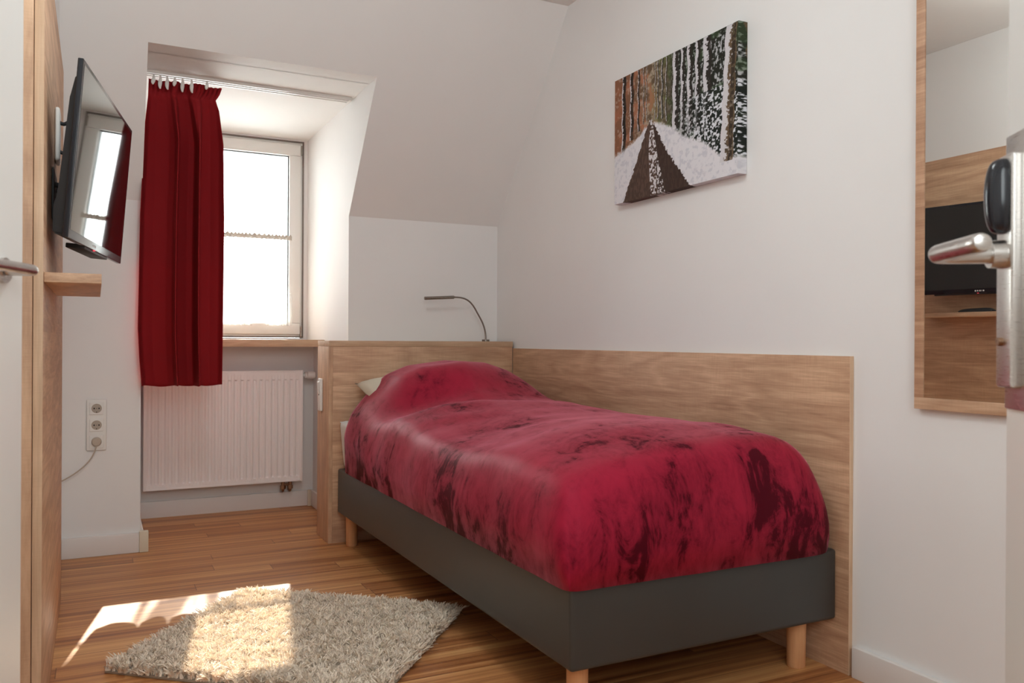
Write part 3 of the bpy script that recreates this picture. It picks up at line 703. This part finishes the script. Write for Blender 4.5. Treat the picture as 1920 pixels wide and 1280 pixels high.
lft = np.interp(v, [0, .3, .574], [.085, .215, .325]); rgt = np.interp(v, [0, .3, .574], [.66, .475, .345])
rd = (u > lft+.012*(f1-.5)*2)*(u < rgt+.014*(f4-.5)*2)*(v < .574)
img = blend(img, (78, 60, 52), rd*1.); img = blend(img, (110, 88, 76), rd*sstep(.45, .6, f3)*.5); img = blend(img, (44, 32, 28), rd*(u > (lft+rgt)/2+.03)*.45)
img = blend(img, (216, 214, 218), rd*(np.abs(u-(lft*.45+rgt*.55)) < .012+.16*(.574-v)*.55)*sstep(.46, .53, f4))
img = trunk(img, .935, .075, .10, 1., (104, 86, 66), .42, .035); img = blend(img, (40, 32, 26), (np.abs(u-.957-.03*(v-.5)) < .012)*(v > .1)*.7*(f1 > .42))
pc = empty('canvas_picture', (0, -1.1992, 1.5173)); tag(pc, 'canvas print of a snowy forest track above the bed', 'picture')
D = .0388; wy = 1.9376-1.1992; hz = 2.0258-1.5173
bm = bmesh.new(); cl = bm.loops.layers.color.new('print')
idx = lambda i, j: (min(max(i, 0), GH-1), min(max(j, 0), GW-1))
K = 8; VV = {}
def cidx(i, j):
    if j < 0: j = -j-1
    if j >= GW: j = 2*GW-1-j
    if i < 0: i = -i-1
    if i >= GH: i = 2*GH-1-i
    return i, j
for i in range(-K, GH+K):
    for j in range(-K, GW+K):
        if (i < 0 or i >= GH) and (j < 0 or j >= GW): continue
        ov = max(-i, i-GH+1, -j, j-GW+1, 0); ii, jj = min(max(i, 0), GH-1), min(max(j, 0), GW-1)
        VV[i, j] = bm.verts.new((-D+(D-.001)*ov/K, -wy*jj/(GW-1), hz*ii/(GH-1)))
for i in range(-K, GH+K-1):
    for j in range(-K, GW+K-1):
        q = ((i, j), (i, j+1), (i+1, j+1), (i+1, j))
        if any(k not in VV for k in q): continue
        f = bm.faces.new([VV[k] for k in q])
        for lp, k in zip(f.loops, q): lp[cl] = (*img[cidx(*k)], 1)
CANVAS = mat('printed_canvas', (.5, .5, .5), .7); t_ = NT(CANVAS)
at_ = t_.n('ShaderNodeVertexColor', layer_name='print'); t_.s(t_.b.inputs['Base Color'], t_.mix(1., at_.outputs[0], (.98, .96, .95), 'MULTIPLY')); t_.b.inputs['Specular IOR Level'].default_value = .2
t_.bump(t_.noise(t_.coord(), 900, 1), .15, .0004)
link('printed_face', bm, CANVAS, pc)
obox('stretcher_frame', OAK_ZE, (-.030, -.0008, -wy+.003, -.003, .003, hz-.003), pc, 0)

# ------------------------------------------------------------------ wall mirror
mi = tag(empty('wall_mirror', (0, -2.5955, .7823)), 'tall oak framed mirror on the right wall reflecting the media panel', 'mirror')
MW, MH, FWD = .55, 1.55, .026
rm_ = oak('oak_decor_mirror_rail', 'y', .5, 'z', light=(226, 192, 160), dark=(172, 132, 102), seed=6.); sm_ = oak('oak_decor_mirror_stile', 'y', .06, 'z', light=(214, 174, 142), dark=(160, 118, 90), seed=7.)
obox('frame_rail', rm_, (-.021, -.0005, -MW, 0, 0, FWD+.004), mi, .0008); obox('frame_rail', rm_, (-.021, -.0005, -MW, 0, MH-FWD, MH), mi, .0008)
obox('frame_stile', sm_, (-.021, -.0005, -FWD, 0, FWD+.004, MH-FWD), mi, .0008); obox('frame_stile', sm_, (-.021, -.0005, -MW, -MW+FWD, FWD+.004, MH-FWD), mi, .0008)
bm = bmesh.new(); box(bm, -.0185, -.002, -MW+FWD, -FWD, FWD+.004, MH-FWD); link('mirror_glass', bm, MIRROR, mi)

# ------------------------------------------------------------------ shaggy rug
R0 = np.array([-1.931, -1.443]); e1 = np.array([-1.446, -.862])-R0; L1 = np.linalg.norm(e1); e1 /= L1
e2 = np.array([e1[1], -e1[0]]); L2 = .845
ang = math.atan2(e2[1], e2[0])
rug = tag(empty('shaggy_rug', (R0[0], R0[1], 0), ang), 'beige shaggy rug lying askew on the floor beside the bed', 'rug')
obox('rug_backing', fabric('rug_backing_weave', (.36, .30, .23)), (.006, L2-.006, .006, L1-.006, .0005, .008), rug, .002)
NCL, PER = 7600, 11; NT_ = NCL*PER; SEG = 4
cx_ = rng.random(NCL)*(L2-.006)+.003; cy_ = rng.random(NCL)*(L1-.006)+.003
ca_ = rng.random(NCL)*2*PI; cl_ = .35+.65*rng.random(NCL); ch_ = .75+.5*rng.random(NCL); ct_ = .86+.28*rng.random(NCL)
R_ = lambda a: np.repeat(a, PER)
ra_ = rng.random(NT_)*2*PI; rr_ = .0042*np.sqrt(rng.random(NT_))
gx = np.clip(R_(cx_)+np.cos(ra_)*rr_, 0, L2); gy = np.clip(R_(cy_)+np.sin(ra_)*rr_, 0, L1)
ln_ = .031*R_(ch_)*(.85+.3*rng.random(NT_)); lean = R_(cl_)
dx = np.cos(R_(ca_))*lean*1.05+.28*rng.normal(size=NT_); dy = np.sin(R_(ca_))*lean*1.05+.28*rng.normal(size=NT_)
edge = np.minimum.reduce([gx, L2-gx, gy, L1-gy]); out = np.clip(1-edge/.02, 0, 1)
wdt = .0016+.0009*rng.random(NT_); pa = rng.random(NT_)*PI
V = np.zeros((NT_, (SEG+1)*2, 3), np.float32)
for k in range(SEG+1):
    t = k/SEG; cxk = gx+dx*ln_*t**1.5*.75; cyk = gy+dy*ln_*t**1.5*.75; czk = .008+ln_*(t-.30*lean*t*t)*(1-.35*out)
    ww = wdt*(1-.45*t**3); tw = pa+t*1.6
    V[:, 2*k] = np.stack([cxk-np.cos(tw)*ww, cyk-np.sin(tw)*ww, czk], 1); V[:, 2*k+1] = np.stack([cxk+np.cos(tw)*ww, cyk+np.sin(tw)*ww, czk], 1)
F = []
base = (np.arange(NT_)*(SEG+1)*2)[:, None]
q = np.concatenate([base+np.array([2*k, 2*k+1, 2*k+3, 2*k+2]) for k in range(SEG)], 1).reshape(-1, 4).astype(np.int32)
me = bpy.data.meshes.new('pile'); me.vertices.add(V.shape[0]*V.shape[1]); me.vertices.foreach_set('co', V.reshape(-1))
me.loops.add(q.size); me.loops.foreach_set('vertex_index', q.reshape(-1)); me.polygons.add(len(q)); me.polygons.foreach_set('loop_start', np.arange(len(q), dtype=np.int32)*4)
me.update(calc_edges=True)
tone = R_(ct_)*(.90+.20*rng.random(NT_)); base_c = np.array([.88, .762, .630])
cc = np.repeat(np.clip(base_c[None]*tone[:, None], 0, 1), (SEG+1)*2, 0)
ca = me.color_attributes.new('yarn', 'FLOAT_COLOR', 'POINT'); ca.data.foreach_set('color', np.concatenate([cc, np.ones((len(cc), 1))], 1).astype(np.float32).reshape(-1))
me.polygons.foreach_set('use_smooth', np.ones(len(q), dtype=bool))
me.materials.append(PILE); po = bpy.data.objects.new('pile', me); COL.objects.link(po); po.parent = rug; po['kind'] = 'stuff'
